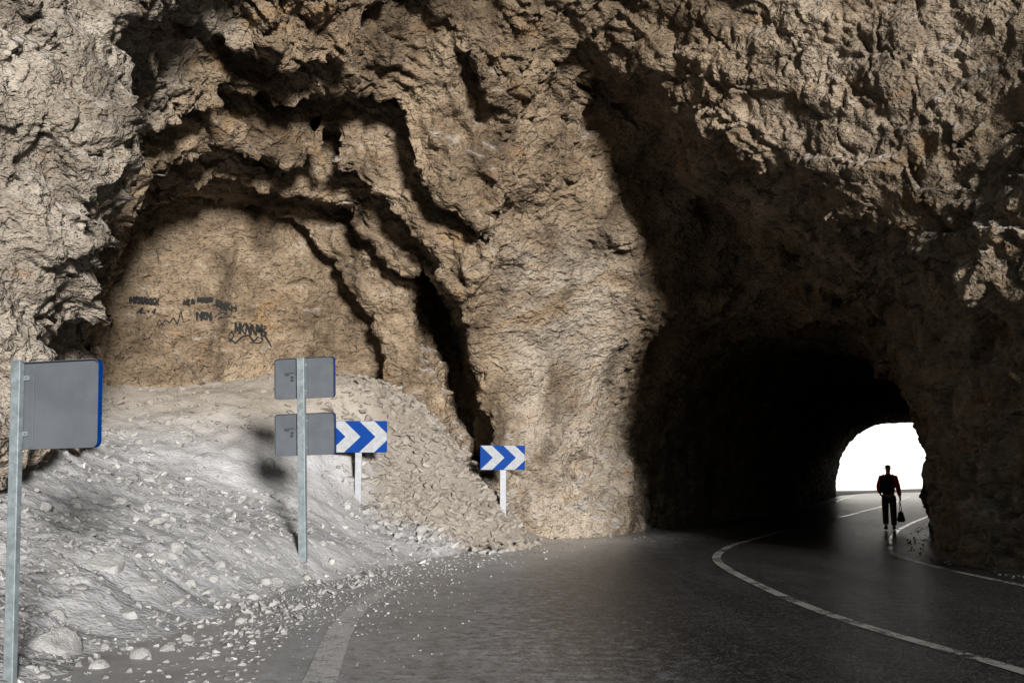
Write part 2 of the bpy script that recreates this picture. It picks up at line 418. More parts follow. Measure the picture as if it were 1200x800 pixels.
def dust_color(nt, P):
    n1 = noise_n(nt, P, .9, 6, .65, .5); n2 = noise_n(nt, P, 12, 4, .75); n3 = noise_n(nt, P, 45, 1.5, .7)
    c = ramp(nt, n1, [(.3, (.28, .283, .293)), (.5, (.385, .392, .408)), (.7, (.475, .486, .51))])
    c = mix(nt, math_n(nt, 'MULTIPLY', maprange(nt, n2, .5, .3), .5), c, (.22, .205, .19))
    c = mix(nt, math_n(nt, 'MULTIPLY', maprange(nt, n3, .45, .3), .4), c, (.2, .19, .18))
    c = mix(nt, math_n(nt, 'MULTIPLY', maprange(nt, n2, .6, .75), .5), c, (.66, .668, .68))
    return c
def ground_material():
    m, nt, b = new_mat('dusty rubble')
    P, X, Y, Z, g = coords(nt)
    c = dust_color(nt, P)
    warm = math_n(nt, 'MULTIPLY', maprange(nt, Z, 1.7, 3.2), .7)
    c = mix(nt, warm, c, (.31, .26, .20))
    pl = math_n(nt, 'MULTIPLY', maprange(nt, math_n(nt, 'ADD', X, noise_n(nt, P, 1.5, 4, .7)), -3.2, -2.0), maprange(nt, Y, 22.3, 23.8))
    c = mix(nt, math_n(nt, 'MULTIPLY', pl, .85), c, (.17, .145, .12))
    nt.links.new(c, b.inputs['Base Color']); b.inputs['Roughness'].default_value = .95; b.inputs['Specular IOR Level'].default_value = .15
    N = bump(nt, noise_n(nt, P, 7, 4, .66), .022, 1.0)
    v = node(nt, 'ShaderNodeTexVoronoi', feature='SMOOTH_F1'); v.inputs['Scale'].default_value = 22; nt.links.new(P, v.inputs['Vector'])
    N = bump(nt, math_n(nt, 'SUBTRACT', 1.0, v.outputs['Distance']), .012, .9, N)
    nt.links.new(N, b.inputs['Normal'])
    return m
M_GROUND = ground_material()
def stone_material():
    m, nt, b = new_mat('loose stone')
    P, X, Y, Z, g = coords(nt)
    oi = node(nt, 'ShaderNodeObjectInfo')
    n = noise_n(nt, P, 6, 8, .7); n2 = noise_n(nt, P, .9, 3, .6)
    rpi = g.outputs['Random Per Island']
    c = ramp(nt, n, [(.3, (.27, .266, .264)), (.5, (.41, .41, .41)), (.7, (.52, .522, .527))])
    br = ramp(nt, rpi, [(0, .6), (.6, .82), (.92, .95), (1, 1.3)])
    c = mix(nt, 1.0, c, br, 'MULTIPLY')
    c = mix(nt, math_n(nt, 'MULTIPLY', math_n(nt, 'MAXIMUM', math_n(nt, 'MULTIPLY', maprange(nt, X, -3.6, -2.6), maprange(nt, Y, 22.3, 23.6)), maprange(nt, Z, 1.9, 2.8)), .75), c, (.25, .215, .175))
    nt.links.new(c, b.inputs['Base Color']); b.inputs['Roughness'].default_value = .95; b.inputs['Specular IOR Level'].default_value = .15
    nt.links.new(bump(nt, noise_n(nt, P, 25, 8, .7), .03), b.inputs['Normal'])
    return m
M_STONE = stone_material()
def road_material():
    m, nt, b = new_mat('worn asphalt')
    P, X, Y, Z, g = coords(nt)
    at_ = node(nt, 'ShaderNodeAttribute', attribute_name='dust')
    n1 = noise_n(nt, P, .7, 6, .65, .4); n2 = noise_n(nt, P, 40, 2, .75); n3 = noise_n(nt, P, 6, 5, .7)
    a = ramp(nt, n1, [(.3, (.014, .0145, .016)), (.55, (.022, .023, .0255)), (.75, (.036, .037, .039))])
    mw = node(nt, 'ShaderNodeMapping'); mw.inputs['Scale'].default_value = (1.5, .16, 1); nt.links.new(P, mw.inputs['Vector'])
    a = mix(nt, 1.0, a, ramp(nt, noise_n(nt, mw.outputs['Vector'], 1.0, 4, .6, .3), [(.32, (.6, .6, .6)), (.5, (1, 1, 1)), (.66, (1.7, 1.68, 1.65))]), 'MULTIPLY')
    vc = node(nt, 'ShaderNodeTexVoronoi', feature='DISTANCE_TO_EDGE'); vc.inputs['Scale'].default_value = .55
    wn = node(nt, 'ShaderNodeTexNoise'); wn.inputs['Scale'].default_value = 2.2; wn.inputs['Detail'].default_value = 4; nt.links.new(P, wn.inputs['Vector'])
    wa = node(nt, 'ShaderNodeVectorMath', operation='MULTIPLY_ADD'); nt.links.new(wn.outputs['Color'], wa.inputs[0]); wa.inputs[1].default_value = (.9, .9, 0); nt.links.new(P, wa.inputs[2]); nt.links.new(wa.outputs[0], vc.inputs['Vector'])
    ckm = math_n(nt, 'MULTIPLY', maprange(nt, vc.outputs['Distance'], .012, .004), maprange(nt, n1, .48, .58))
    a = mix(nt, math_n(nt, 'MULTIPLY', ckm, .8), a, (.006, .006, .006))
    v = node(nt, 'ShaderNodeTexVoronoi'); v.inputs['Scale'].default_value = 55; nt.links.new(P, v.inputs['Vector'])
    sp = node(nt, 'ShaderNodeSeparateColor'); nt.links.new(v.outputs['Color'], sp.inputs[0])
    spk = math_n(nt, 'MULTIPLY', maprange(nt, sp.outputs[0], .72, .95), .8)
    a = mix(nt, spk, a, (.13, .13, .135))
    a = mix(nt, math_n(nt, 'MULTIPLY', maprange(nt, n2, .58, .75), .5), a, (.10, .10, .105))
    d = math_n(nt, 'ADD', at_.outputs['Fac'], math_n(nt, 'MULTIPLY', math_n(nt, 'SUBTRACT', math_n(nt, 'ADD', n3, math_n(nt, 'MULTIPLY', n2, .6)), .8), 1.1))
    c = mix(nt, maprange(nt, d, .3, .85), a, dust_color(nt, P))
    nt.links.new(c, b.inputs['Base Color'])
    b.inputs['Specular IOR Level'].default_value = .45
    nt.links.new(math_n(nt, 'SUBTRACT', math_n(nt, 'ADD', .24, math_n(nt, 'MULTIPLY', n3, .34)), math_n(nt, 'MULTIPLY', maprange(nt, Y, 17, 29), .10)), b.inputs['Roughness'])
    N = bump(nt, noise_n(nt, P, 40, 1.5, .7), .006, 1.0)
    
    nt.links.new(N, b.inputs['Normal'])
    return m
M_ROAD = road_material()
def paint_material(name, col, wear, rough=.38):
    m, nt, b = new_mat(name)
    P, X_, Y_, *_ = coords(nt)
    n = noise_n(nt, P, 9, 8, .75); n2 = noise_n(nt, P, 60, 4, .7); n3 = noise_n(nt, P, 1.3, 4, .6)
    c = mix(nt, maprange(nt, n2, .35, .6), tuple(x * .55 for x in col), col)
    nt.links.new(c, b.inputs['Base Color']); nt.links.new(math_n(nt, 'SUBTRACT', rough, math_n(nt, 'MULTIPLY', maprange(nt, Y_, 17, 29), .2 if rough < .9 else 0.0)), b.inputs['Roughness'])
    s = math_n(nt, 'ADD', math_n(nt, 'MULTIPLY', n, .6), math_n(nt, 'MULTIPLY', n2, .4))
    s = math_n(nt, 'ADD', s, math_n(nt, 'MULTIPLY', math_n(nt, 'SUBTRACT', n3, .5), .5))
    nt.links.new(maprange(nt, s, wear, wear + .09), b.inputs['Alpha'])
    return m
M_LINE = paint_material('worn road paint', (.47, .465, .45), .43)
M_LINE_OLD = paint_material('faded road paint', (.66, .66, .665), .39)
M_SPRAY = paint_material('black spray paint', (.010, .010, .010), .24, .95)

def simple(name, col, rough=.5, metal=0.0, nscale=6, var=.15, spec=.5, bmp=0.0):
    m, nt, b = new_mat(name)
    tc = node(nt, 'ShaderNodeTexCoord')
    n = noise_n(nt, tc.outputs['Object'], nscale, 7, .68)
    c = mix(nt, maprange(nt, n, .3, .7), tuple(x * (1 - var) for x in col), tuple(min(1, x * (1 + var)) for x in col))
    nt.links.new(c, b.inputs['Base Color']); b.inputs['Metallic'].default_value = metal
    b.inputs['Specular IOR Level'].default_value = spec
    nt.links.new(math_n(nt, 'ADD', rough - .12, math_n(nt, 'MULTIPLY', n, .24)), b.inputs['Roughness'])
    if bmp: nt.links.new(bump(nt, noise_n(nt, tc.outputs['Object'], nscale * 8, 5, .7), bmp), b.inputs['Normal'])
    return m
M_GALV = simple('galvanised steel', (.20, .235, .255), .55, .35, 14, .25, .3)
M_BACK = simple('grey painted sheet metal', (.078, .088, .102), .55, .0, 3, .12, .3)
M_BLUE = simple('blue reflective film', (.0, .028, .165), .55, 0, 8, .12, .05)
M_WHITE = simple('white reflective film', (.26, .275, .295), .6, 0, 10, .14, .05)
M_BOLT = simple('dull bolt steel', (.25, .25, .26), .5, .7, 20, .2)
M_STICKER = simple('dark printed sticker', (.02, .022, .025), .6, 0, 90, .3)
M_SKIN = simple('skin', (.35, .2, .14), .55, 0, 20, .08)
M_HAIR = simple('dark hair', (.02, .015, .012), .6, 0, 60, .3)
M_RED = simple('red jacket cloth', (.62, .025, .035), .8, 0, 30, .15)
M_DARK = simple('dark trouser cloth', (.022, .024, .03), .85, 0, 30, .2)
M_BAGM = simple('black bag fabric', (.012, .012, .014), .7, 0, 30, .2)
M_SHOE = simple('dark shoe leather', (.02, .018, .016), .5, 0, 30, .2)

# ------------------------------------------------------------------ place the rock
cave = mesh_np('cave_rock', Vs, Fs, M_ROCK, smooth=True)
tag(cave, 'rough brown rock of the cave walls, roof, alcove and road tunnel', 'rock', kind='structure')
bvh_cave = BVHTree.FromPolygons([tuple(v) for v in Vc.tolist()], Fc.tolist())

# ------------------------------------------------------------------ ground
ctrl = [(13, 785, 9), (60, 700, 11.5), (200, 672, 13), (150, 740, 11), (300, 690, 14.5), (355, 645, 17.5), (260, 610, 17.5), (200, 560, 19.5), (100, 500, 21), (100, 470, 22.2), (260, 452, 24.8),
        (440, 468, 25), (500, 500, 24.8), (418, 592, 23), (588, 597, 24.4), (545, 545, 25.3), (330, 530, 22), (400, 520, 23.5), (480, 575, 24.3), (30, 560, 16), (0, 700, 11), (500, 620, 23), (430, 640, 20.5)]
cp = [(p.x, p.y, p.z) for p in (at(*c) for c in ctrl)]
for y in (4, 7, 9, 11.5, 14, 16.5, 19, 21.5, 24, 26, 28, 30, 33): cp.append((float(line_left(y)) - .75, y, .03))
cp += [(-3.2, 9.2, .05), (-5.5, 7.5, .55), (-6, 5, .5), (-4, 6, .12), (-3, 5, .03), (-9, 24, 3.6), (-10, 20, 3.4), (-8, 16, 2.2), (-7, 12, 1.0), (-6, 27, 3.8), (-2, 27.5, 2.3), (0, 28.5, .9), (1.0, 28.5, .35), (2.4, 31, .2)]
cp = np.array(cp)
def tps(r2): return np.where(r2 > 1e-12, .5 * r2 * np.log(r2 + 1e-12), 0)
nC = len(cp); A_ = np.zeros((nC + 3, nC + 3)); d2 = ((cp[:, None, :2] - cp[None, :, :2]) ** 2).sum(-1)
A_[:nC, :nC] = tps(d2) + np.eye(nC) * .12; A_[:nC, nC] = 1; A_[:nC, nC + 1:] = cp[:, :2]; A_[nC:, :nC] = A_[:nC, nC:].T
wt = np.linalg.solve(A_, np.concatenate([cp[:, 2], np.zeros(3)]))
def rubble_height(x, y):
    xy = np.stack([x, y], -1); out = np.empty(len(x))
    for s in range(0, len(x), 40000):
        q = xy[s:s + 40000]; r2 = ((q[:, None] - cp[None, :, :2]) ** 2).sum(-1)
        out[s:s + 40000] = tps(r2) @ wt[:nC] + wt[nC] + q @ wt[nC + 1:]
    return out
def ground_z(x, y, detail=True):
    x = np.asarray(x, float); y = np.asarray(y, float)
    sd = line_left(y) - x                      # metres left of the edge line
    z = np.full(x.shape, -.045)
    m = (sd > .2) & (y > 3) & (y < 31) & (x > -13)
    if m.any():
        sdn = sd[m] + .3 * fbm(np.stack([x[m] * .9, y[m] * .9, 0 * x[m]], -1).astype(np.float32), 3, 66)
        s0 = np.interp(y[m], [8, 14, 20, 25], [1.5, 1.0, .5, .15])
        fade = smoothstep(s0, s0 + np.interp(y[m], [8, 18, 24], [2.2, 1.6, .45]), sdn) * smoothstep(3, 6, y[m]) * (1 - smoothstep(28.5, 31, y[m]))
        base = np.clip(rubble_height(x[m], y[m]), -.1, 4.2)
        if detail:
            P = np.stack([x[m], y[m], np.zeros(m.sum())], -1).astype(np.float32)
            amp = .25 + .75 * smoothstep(.5, 3, sd[m])
            h, c = facets(P * np.array([2.2, 2.2, 1], np.float32) + fbm(P * 1.5, 2, 61)[:, None] * .4, 12)
            h2, c2 = facets(P * np.array([6., 6., 1], np.float32), 15)
            lump = .16 * fbm(P * .55, 3, 50) + .07 * fbm(P * 2.2, 4, 55) + .05 * h * smoothstep(-.2, .4, fbm(P * .8, 2, 58)) + .022 * h2 + .02 * ridged(P * 5, 3, 60)
            base = base + lump * amp + .03
        z[m] = z[m] * (1 - fade) + base * fade
    mm = (sd > 0) & ((y <= 3) | (y >= 31))
    return z
ys = np.concatenate([np.array([-300, -150, -80, -40, -20, -10, -4, 0, 2, 4, 5.5]), np.exp(np.arange(math.log(6.5), math.log(31), .0042)), np.array([32, 34, 37, 41, 46, 52, 60, 68, 75, 82, 90, 105, 130, 180, 260, 400, 700])])
us = np.concatenate([np.array([-40, -15, -6, -3, -1.6, -1.0, -.8, -.68]), np.arange(-.60, .16, .0032), np.array([.2, .25, .3, .36, .42, .5, .6, .8, 1.1, 1.6, 3, 6, 15, 40])])
Yg, Ug = np.meshgrid(ys, us, indexing='ij')
sc_ = np.where(Yg < 6.5, 6.5, np.where(Yg > 31, 31 + (Yg - 31) * .9, Yg))
Xg = Ug * sc_
Zg = ground_z(Xg.ravel(), Yg.ravel()).reshape(Xg.shape)
n_r, n_c = Xg.shape
idg = np.arange(n_r * n_c).reshape(n_r, n_c)
Fgd = np.stack([idg[:-1, :-1], idg[:-1, 1:], idg[1:, 1:], idg[1:, :-1]], -1).reshape(-1, 4)
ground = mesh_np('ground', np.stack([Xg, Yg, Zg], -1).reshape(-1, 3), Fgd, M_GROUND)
tag(ground, 'pale grey dusty ground rising as a rubble slope into the alcove', 'ground', kind='structure')

# ------------------------------------------------------------------ road and its markings
ry = np.concatenate([np.arange(-60, 6, 3.), np.arange(6, 34, .25), np.arange(34, 78, 1.), np.arange(78, 95, .5)])
nt_ = 46; tt = np.linspace(0, 1, nt_)
xl_ = line_left(ry) - np.interp(ry, [-60, 10, 15, 20, 26, 30, 34], [2.2, 2.2, 1.5, 1.2, .9, .8, .8]); xr_ = line_right(ry) + 1.3
Xr = xl_[:, None] + (xr_ - xl_)[:, None] * tt[None]; Yr = np.repeat(ry[:, None], nt_, 1)
def road_z(x, y): return .012 + .012 * np.sin(x * .8 + .3) * np.sin(y * .5)
Zr = road_z(Xr, Yr)
idr = np.arange(Xr.size).reshape(Xr.shape)
road = mesh_np('road', np.stack([Xr, Yr, Zr], -1).reshape(-1, 3), np.stack([idr[:-1, :-1], idr[:-1, 1:], idr[1:, 1:], idr[1:, :-1]], -1).reshape(-1, 4), M_ROAD)
tag(road, 'dark worn asphalt road bending right into the tunnel', 'road', kind='structure')
sdr = (Xr - line_left(Yr))
dust = np.clip(np.interp(sdr, [-2.2, -1.2, -.5, .1, 1.2, 2.2, 3.6, 20], [1.2, 1.0, .80, .68, .66, .50, .22, .0]), 0, 1.3)
dust = dust * np.interp(Yr, [-60, 26, 31, 34, 400], [1, 1, .8, .35, .3]) + .30 * np.exp(-((Yr - 22.5) / 4.5) ** 2) * np.exp(-((sdr - .3) / .8) ** 2)
dust += np.clip((Xr - line_right(Yr) - .25) * .9, 0, .7)
at_d = road.data.attributes.new('dust', 'FLOAT', 'POINT'); at_d.data.foreach_set('value', dust.ravel().astype(np.float32))

def stripe(name, fx, y0, y1, w, mat, label, dz=.006):
    y = np.arange(y0, y1, .12); x = fx(y); dx = np.gradient(x, y); L = np.sqrt(1 + dx * dx)
    nx, ny = 1 / L, -dx / L
    cols = np.linspace(-w / 2, w / 2, 4)
    V = np.stack([np.stack([x + nx * c, y + ny * c], -1) for c in cols], 1)
    Z = road_z(V[..., 0], V[..., 1]) + dz
    V = np.concatenate([V, Z[..., None]], -1)
    n = len(y); ii = np.arange(n * 4).reshape(n, 4)
    o = mesh_np(name, V.reshape(-1, 3), np.stack([ii[:-1, :-1], ii[:-1, 1:], ii[1:, 1:], ii[1:, :-1]], -1).reshape(-1, 4), mat)
    return tag(o, label, 'road marking', kind='structure')
stripe('road_marking', line_mid, -50, 92, .16, M_LINE, 'solid white centre line curving into the tunnel')
stripe('road_marking', line_right, -50, 89, .14, M_LINE, 'white edge line beside the dark right tunnel wall')
stripe('road_marking', line_left, -50, 16.5, .26, M_LINE_OLD, 'faded wide white edge line in the near dust')
stripe('road_marking', line_left, 24.5, 95, .14, M_LINE, 'white edge line along the left tunnel wall')

# sunlit pale limestone slope added beyond the far mouth to whiten the exit
hx = np.linspace(-150, 230, 120); hy = np.linspace(0, 1, 40)
HX, HT = np.meshgrid(hx, hy, indexing='ij'); Hp = np.stack([HX.ravel() * .03, HT.ravel() * 2, 0 * HX.ravel()], -1).astype(np.float32)
hn = fbm(Hp, 4, 71).reshape(HX.shape); HZ = HT ** 1.1 * (62 + 30 * hn) - 1.5; HY = 94 + HT * 40 + np.maximum(HX - 28, 0) * .9 + (4 + 10 * HT) * fbm(Hp * 1.7 + 9, 4, 75).reshape(HX.shape) - np.abs(HX - 50) * .1
idh = np.arange(HX.size).reshape(HX.shape)
m_, nt__, b_ = new_mat('pale limestone'); Ph, *_ = coords(nt__)
nt__.links.new(ramp(nt__, noise_n(nt__, Ph, .12, 8, .7), [(.3, (.70, .69, .67)), (.6, (.76, .75, .73))]), b_.inputs['Base Color']); b_.inputs['Roughness'].default_value = .95
nt__.links.new(bump(nt__, noise_n(nt__, Ph, .4, 4, .6), .2), b_.inputs['Normal'])
hill = mesh_np('added_hillside', np.stack([HX, HY, HZ], -1).reshape(-1, 3), np.stack([idh[:-1, :-1], idh[1:, :-1], idh[1:, 1:], idh[:-1, 1:]], -1).reshape(-1, 4), m_)
tag(hill, 'bright sunlit pale slope added outside the far end of the tunnel to whiten the exit', 'added_hillside', kind='structure')

# ------------------------------------------------------------------ loose stones
def hull_stone(seed, n=14):
    r = np.random.default_rng(seed); bm = bmesh.new()
    p = r.normal(size=(n, 3)); p /= np.linalg.norm(p, axis=1, keepdims=True); p *= r.uniform(.75, 1.1, (n, 1)); p *= np.array([1, r.uniform(.65, .95), r.uniform(.45, .7)])
    for q in p: bm.verts.new(q)
    g = bmesh.ops.convex_hull(bm, input=bm.verts)
    bmesh.ops.delete(bm, geom=[v for v in bm.verts if not v.link_faces], context='VERTS')
    bmesh.ops.triangulate(bm, faces=bm.faces)
    bm.verts.index_update()
    V = np.array([v.co[:] for v in bm.verts]); F = np.array([[v.index for v in f.verts] for f in bm.faces]); bm.free()
    return V, F
bases = [hull_stone(100 + k) for k in range(10)]
def scatter(n, pick, smin_, smax_, pw):
    """n stones as one vertex/face soup"""
    Vo, Fo, off = [], [], 0
    xy = pick(n)
    z = ground_z(xy[:, 0], xy[:, 1]); z = np.maximum(z, .012)
    for k in range(len(xy)):
        V, F = bases[rng.integers(len(bases))]
        s = (smin_ + (smax_ - smin_) * rng.random() ** pw) * min(1.1, max(.5, xy[k, 1] / 17))
        a = rng.random() * 6.28; ca, sa = math.cos(a), math.sin(a)
        W = V * s * rng.uniform(.8, 1.25, 3)
        t = rng.normal(0, .3, 2); W = W + np.stack([np.zeros(len(W)), np.zeros(len(W)), W[:, 0] * t[0] + W[:, 1] * t[1]], -1)
        W = np.stack([W[:, 0] * ca - W[:, 1] * sa, W[:, 0] * sa + W[:, 1] * ca, W[:, 2]], -1) + np.array([xy[k, 0], xy[k, 1], z[k] + s * .22])
        Vo.append(W); Fo.append(F + off); off += len(W)
    return np.concatenate(Vo), np.concatenate(Fo)
def pick_slope(n):
    out = []
    while len(out) < n:
        y = 8.3 * (27.5 / 8.3) ** rng.random(); u = rng.uniform(-.47, .12); x = u * y
        sd = float(line_left(y)) - x
        if sd < .5: continue
        cl = perlin(np.array([[x * .6, y * .6, 3.3]]))[0]
        if rng.random() > .35 + .65 * (cl > -.05) : continue
        out.append((x, y))
    return np.array(out)
def pick_verge(n):
    out = []
    while len(out) < n:
        y = 8.3 * (28.5 / 8.3) ** rng.random(); sd = rng.normal(.7, .75) 
        if sd < -1.6: continue
        out.append((float(line_left(y)) - sd, y))
    return np.array(out)
def pick_pile(n):
    out = []
    while len(out) < n:
        c_ = rng.random() < .25
        p = at(rng.normal(588, 22), 500, rng.normal(24.2, .5)) if c_ else at(rng.normal(490, 45), 500, rng.normal(24.2, 1.0)); out.append((min(p.x, float(line_left(p.y)) - (.1 if c_ else 1)), p.y))
    return np.array(out)
V1, F1 = scatter(8500, pick_slope, .008, .085, 4.2)
V2, F2 = scatter(5200, pick_verge, .006, .032, 3.0)
def pick_foot(n):
    out = []
    while len(out) < n:
        if rng.random() < .5:
            y = rng.uniform(15, 42); out.append((float(line_right(y)) + .35 + abs(rng.normal(0, .35)), y))
        else:
            y = rng.uniform(24, 44); out.append((float(line_left(y)) - .3 - abs(rng.normal(0, .35)), y))
    return np.array(out)
V4, F4 = scatter(700, pick_foot, .008, .04, 3.0)
V3, F3 = scatter(3300, pick_pile, .025, .15, 2.6)
Vg = np.concatenate([V1, V2, V3, V4]); Fg_ = np.concatenate([F1, F2 + len(V1), F3 + len(V1) + len(V2), F4 + len(V1) + len(V2) + len(V3)])
gravel = mesh_np('gravel', Vg, Fg_, M_STONE, smooth=False)
tag(gravel, 'loose gravel and small rubble scattered over the dusty slope and verge', 'gravel', kind='stuff')

def rough_stone(seed, sub=3, flat=.6):
    bm = bmesh.new(); bmesh.ops.create_icosphere(bm, subdivisions=sub, radius=1)
    V = np.array([v.co[:] for v in bm.verts], np.float32); r = np.random.default_rng(seed)
    # cut by random planes for angular faces
    for _ in range(9):
        nrm = r.normal(size=3); nrm /= np.linalg.norm(nrm); dpl = r.uniform(.55, .9)
        e = V @ nrm - dpl; V = V - np.outer(np.maximum(e, 0), nrm)
    V = V * np.array([1, r.uniform(.65, .95), flat]); V += (fbm(V * 2.5 + seed, 3, seed % 50)[:, None] * .07 * V)
    for v, c in zip(bm.verts, V): v.co = c
    return bm
proto_me = []
for k in range(6):
    bm = rough_stone(900 + k, 3, [.55, .7, .45, .6, .8, .5][k]); me = bpy.data.meshes.new('stone'); bm.to_mesh(me); bm.free(); me.materials.append(M_STONE); proto_me.append(me)
def stone(px, py, Y, size, label, group=None, k=0, rz=0, sink=.25):
    p = at(px, py, Y); z = float(ground_z(np.array([p.x]), np.array([p.y]))[0])
    o = bpy.data.objects.new('stone', proto_me[k % 6]); COL.objects.link(o)
    o.location = (p.x, p.y, max(z, .012) + size * (.35 - sink)); o.scale = (size, size, size); o.rotation_euler = (rng.normal(0, .15), rng.normal(0, .15), rz)
    return tag(o, label, 'stone', group)
stone(489, 0, 1, 0, '') if False else None
G = 'loose stones on the rubble slope'
def ground_hit(px, py):
    """where the sight line through a photograph pixel meets the ground: walk outwards"""
    for Y in np.arange(8, 30, .05):
        p = at(px, py, Y)
        if p.z < float(ground_z(np.array([p.x]), np.array([p.y]), False)[0]) + .02: return Y
    return 24.
named = [((240, 533), .34, 'large rounded pale boulder half buried high on the rubble slope'),
         ((315, 545), .17, 'flat light stone beside the shadow behind the twin panel signpost'),
         ((152, 563), .15, 'bright pale stone alone on the slope right of the left signpost panel'),
         ((120, 655), .33, 'low domed grey boulder sunk in dust between the two near signposts'),
         ((115, 785), .10, 'small white stone at the bottom of the photo by the left post'),
         ((47, 793), .10, 'small white stone directly at the foot of the left post'),
         ((150, 722), .17, 'grey angular block on the slope edge beside a dark gap'),
         ((60, 755), .36, 'broad flat grey boulder in the bottom left corner behind the left post'),
         ((665, 616), .16, 'bluish white block lying by the road at the foot of the rock pillar'),
         ((515, 495), .28, 'large flat slab on top of the rubble pile below the dark cleft')]
for k, ((px, py), s, lab) in enumerate(named): stone(px, py, ground_hit(px, py), s, lab, None, k, rng.random() * 6, .62 if s > .3 else .4)
n_ok = 0
while n_ok < 90:
    px, py = rng.uniform(20, 560), rng.uniform(470, 780)
    Y = ground_hit(px, py); p = at(px, py, Y)
    if float(line_left(p.y)) - p.x < 1.0 or not 8.5 < Y < 26.5: continue
    stone(px, py, Y, rng.uniform(.05, .15) * (1 if Y > 13 else .75), 'small rough grey stone lying loose on the dusty rubble slope', G, int(rng.integers(6)), rng.random() * 6); n_ok += 1

# ------------------------------------------------------------------ signs
def rounded_plate(bm, w, h, r, y0, y1, mi_side, mi_front, mi_back, seg=6):
    """plate in the xz plane, front towards +y (y1), back at y0"""
    pts = []
    for cx, cz, a0 in ((w / 2 - r, h / 2 - r, 0), (-w / 2 + r, h / 2 - r, 90), (-w / 2 + r, -h / 2 + r, 180), (w / 2 - r, -h / 2 + r, 270)):
        for k in range(seg + 1):
            a = R(a0 + 90 * k / seg); pts.append((cx + r * math.cos(a), cz + r * math.sin(a)))
    va = [bm.verts.new((x, y0, z)) for x, z in pts]; vb = [bm.verts.new((x, y1, z)) for x, z in pts]
    n = len(pts)
    f = bm.faces.new(va); f.material_index = mi_back
    f = bm.faces.new(vb[::-1]); f.material_index = mi_front
    for k in range(n):
        f = bm.faces.new((va[k], vb[k], vb[(k + 1) % n], va[(k + 1) % n])); f.material_index = mi_side
    bmesh.ops.recalc_face_normals(bm, faces=bm.faces)
def lip_frame(bm, w, h, r, y0, y1, t, mi, seg=6):
    """thin folded rim standing behind the plate (open tray)"""
    def ring(ww, hh, rr):
        pts = []
        for cx, cz, a0 in ((ww / 2 - rr, hh / 2 - rr, 0), (-ww / 2 + rr, hh / 2 - rr, 90), (-ww / 2 + rr, -hh / 2 + rr, 180), (ww / 2 - rr, -hh / 2 + rr, 270)):
            for k in range(seg + 1):
                a = R(a0 + 90 * k / seg); pts.append((cx + rr * math.cos(a), cz + rr * math.sin(a)))
        return pts
    A, B = ring(w, h, r), ring(w - 2 * t, h - 2 * t, max(.004, r - t)); n = len(A)
    a0 = [bm.verts.new((x, y0, z)) for x, z in A]; a1 = [bm.verts.new((x, y1, z)) for x, z in A]
    b0 = [bm.verts.new((x, y0, z)) for x, z in B]; b1 = [bm.verts.new((x, y1, z)) for x, z in B]
    for k in range(n):
        j = (k + 1) % n
        for q, mm in (((a0[k], a1[k], a1[j], a0[j]), mi), ((b0[j], b1[j], b1[k], b0[k]), mi + 1), ((a0[k], a0[j], b0[j], b0[k]), mi + 1), ((a1[j], a1[k], b1[k], b1[j]), mi)):
            bm.faces.new(q).material_index = mm
    bmesh.ops.recalc_face_normals(bm, faces=bm.faces)

def post_mesh(h, wx, wy):
    bm = bmesh.new(); add_box(bm, (0, 0, h / 2 - .25), (wx, wy, h + .5)); return bm
def back_panel(parent, xc, zc, w, h, depth=.045, sticker=None, rim=M_BLUE):
    """sheet-metal sign seen from behind: face plate, folded rim, stiffening rib, clamp with bolts"""
    bm = bmesh.new(); rounded_plate(bm, w - .004, h - .004, .05, .040, .046, 1, 1, 0)
    p = obj('sign_panel', bm, [M_BACK, M_BLUE], parent); p.location = (xc, 0, zc)
    bm = bmesh.new(); lip_frame(bm, w, h, .052, .046 - depth + .004, .050, .004, 0); obj('panel_rim', bm, [rim, M_BACK], p)
    bm = bmesh.new()
    add_box(bm, (-xc + .11, .036, 0), (.035, .008, h - .03)); obj('stiffening_rib', bm, M_BACK, p, bevel=.003)
    for s in (-1, 1):
        bm = bmesh.new(); add_box(bm, (-xc, .028, s * h * .32), (.17, .022, .035))
        for q in (-1, 1): add_cyl(bm, (-xc + q * .068, .018, s * h * .32), (-xc + q * .068, .006, s * h * .32), .009, 8, 1)
        obj('clamp', bm, [M_GALV, M_BOLT], p, bevel=0)
    if sticker:
        bm = bmesh.new()
        for bx, bz, bw, bh in ((0, .055, .17, .016), (-.04, .028, .075, .022), (.045, -.012, .045, .034), (.042, -.058, .05, .034)): add_box(bm, (bx, 0, bz), (bw, .002, bh))
        st = obj('sticker', bm, M_STICKER, p); st.location = (sticker[0], .0385, sticker[1])
    return p

# left signpost: post base at pixel (13,785)
def lean_to(o, top, base):
    d = (Vector(top) - Vector(base)); o.rotation_mode = 'QUATERNION'
    q = Vector((0, 0, 1)).rotation_difference(d.normalized())
    return q
def signpost(base, top_px, Y, yaw, label, wx, wy, capless=False):
    b = base.copy(); t = at(*top_px, Y); h = (t - b).length
    r = empty('signpost', b); r.rotation_mode = 'QUATERNION'
    r.rotation_quaternion = Vector((0, 0, 1)).rotation_difference((t - b).normalized()) @ Matrix.Rotation(yaw, 3, 'Z').to_quaternion()
    tag(r, label, 'road sign', None)
    p = obj('post', post_mesh(h, wx, wy), M_GALV, r, bevel=.006)
    bm = bmesh.new(); add_box(bm, (0, 0, h + .004), (wx + .006, wy + .006, .012)); obj('post_cap', bm, M_GALV, p, bevel=.003)
    return r, h
bL = at(12, 786, 9.0)
sL, hL = signpost(bL, (21, 424), 9.0, R(-14), 'galvanised signpost with one square panel seen from behind at the far left', .085, .06)
back_panel(sL, .35, hL - .35, .76, .69, .055, None)
YM = 17.5; bM = at(355, 645, YM)
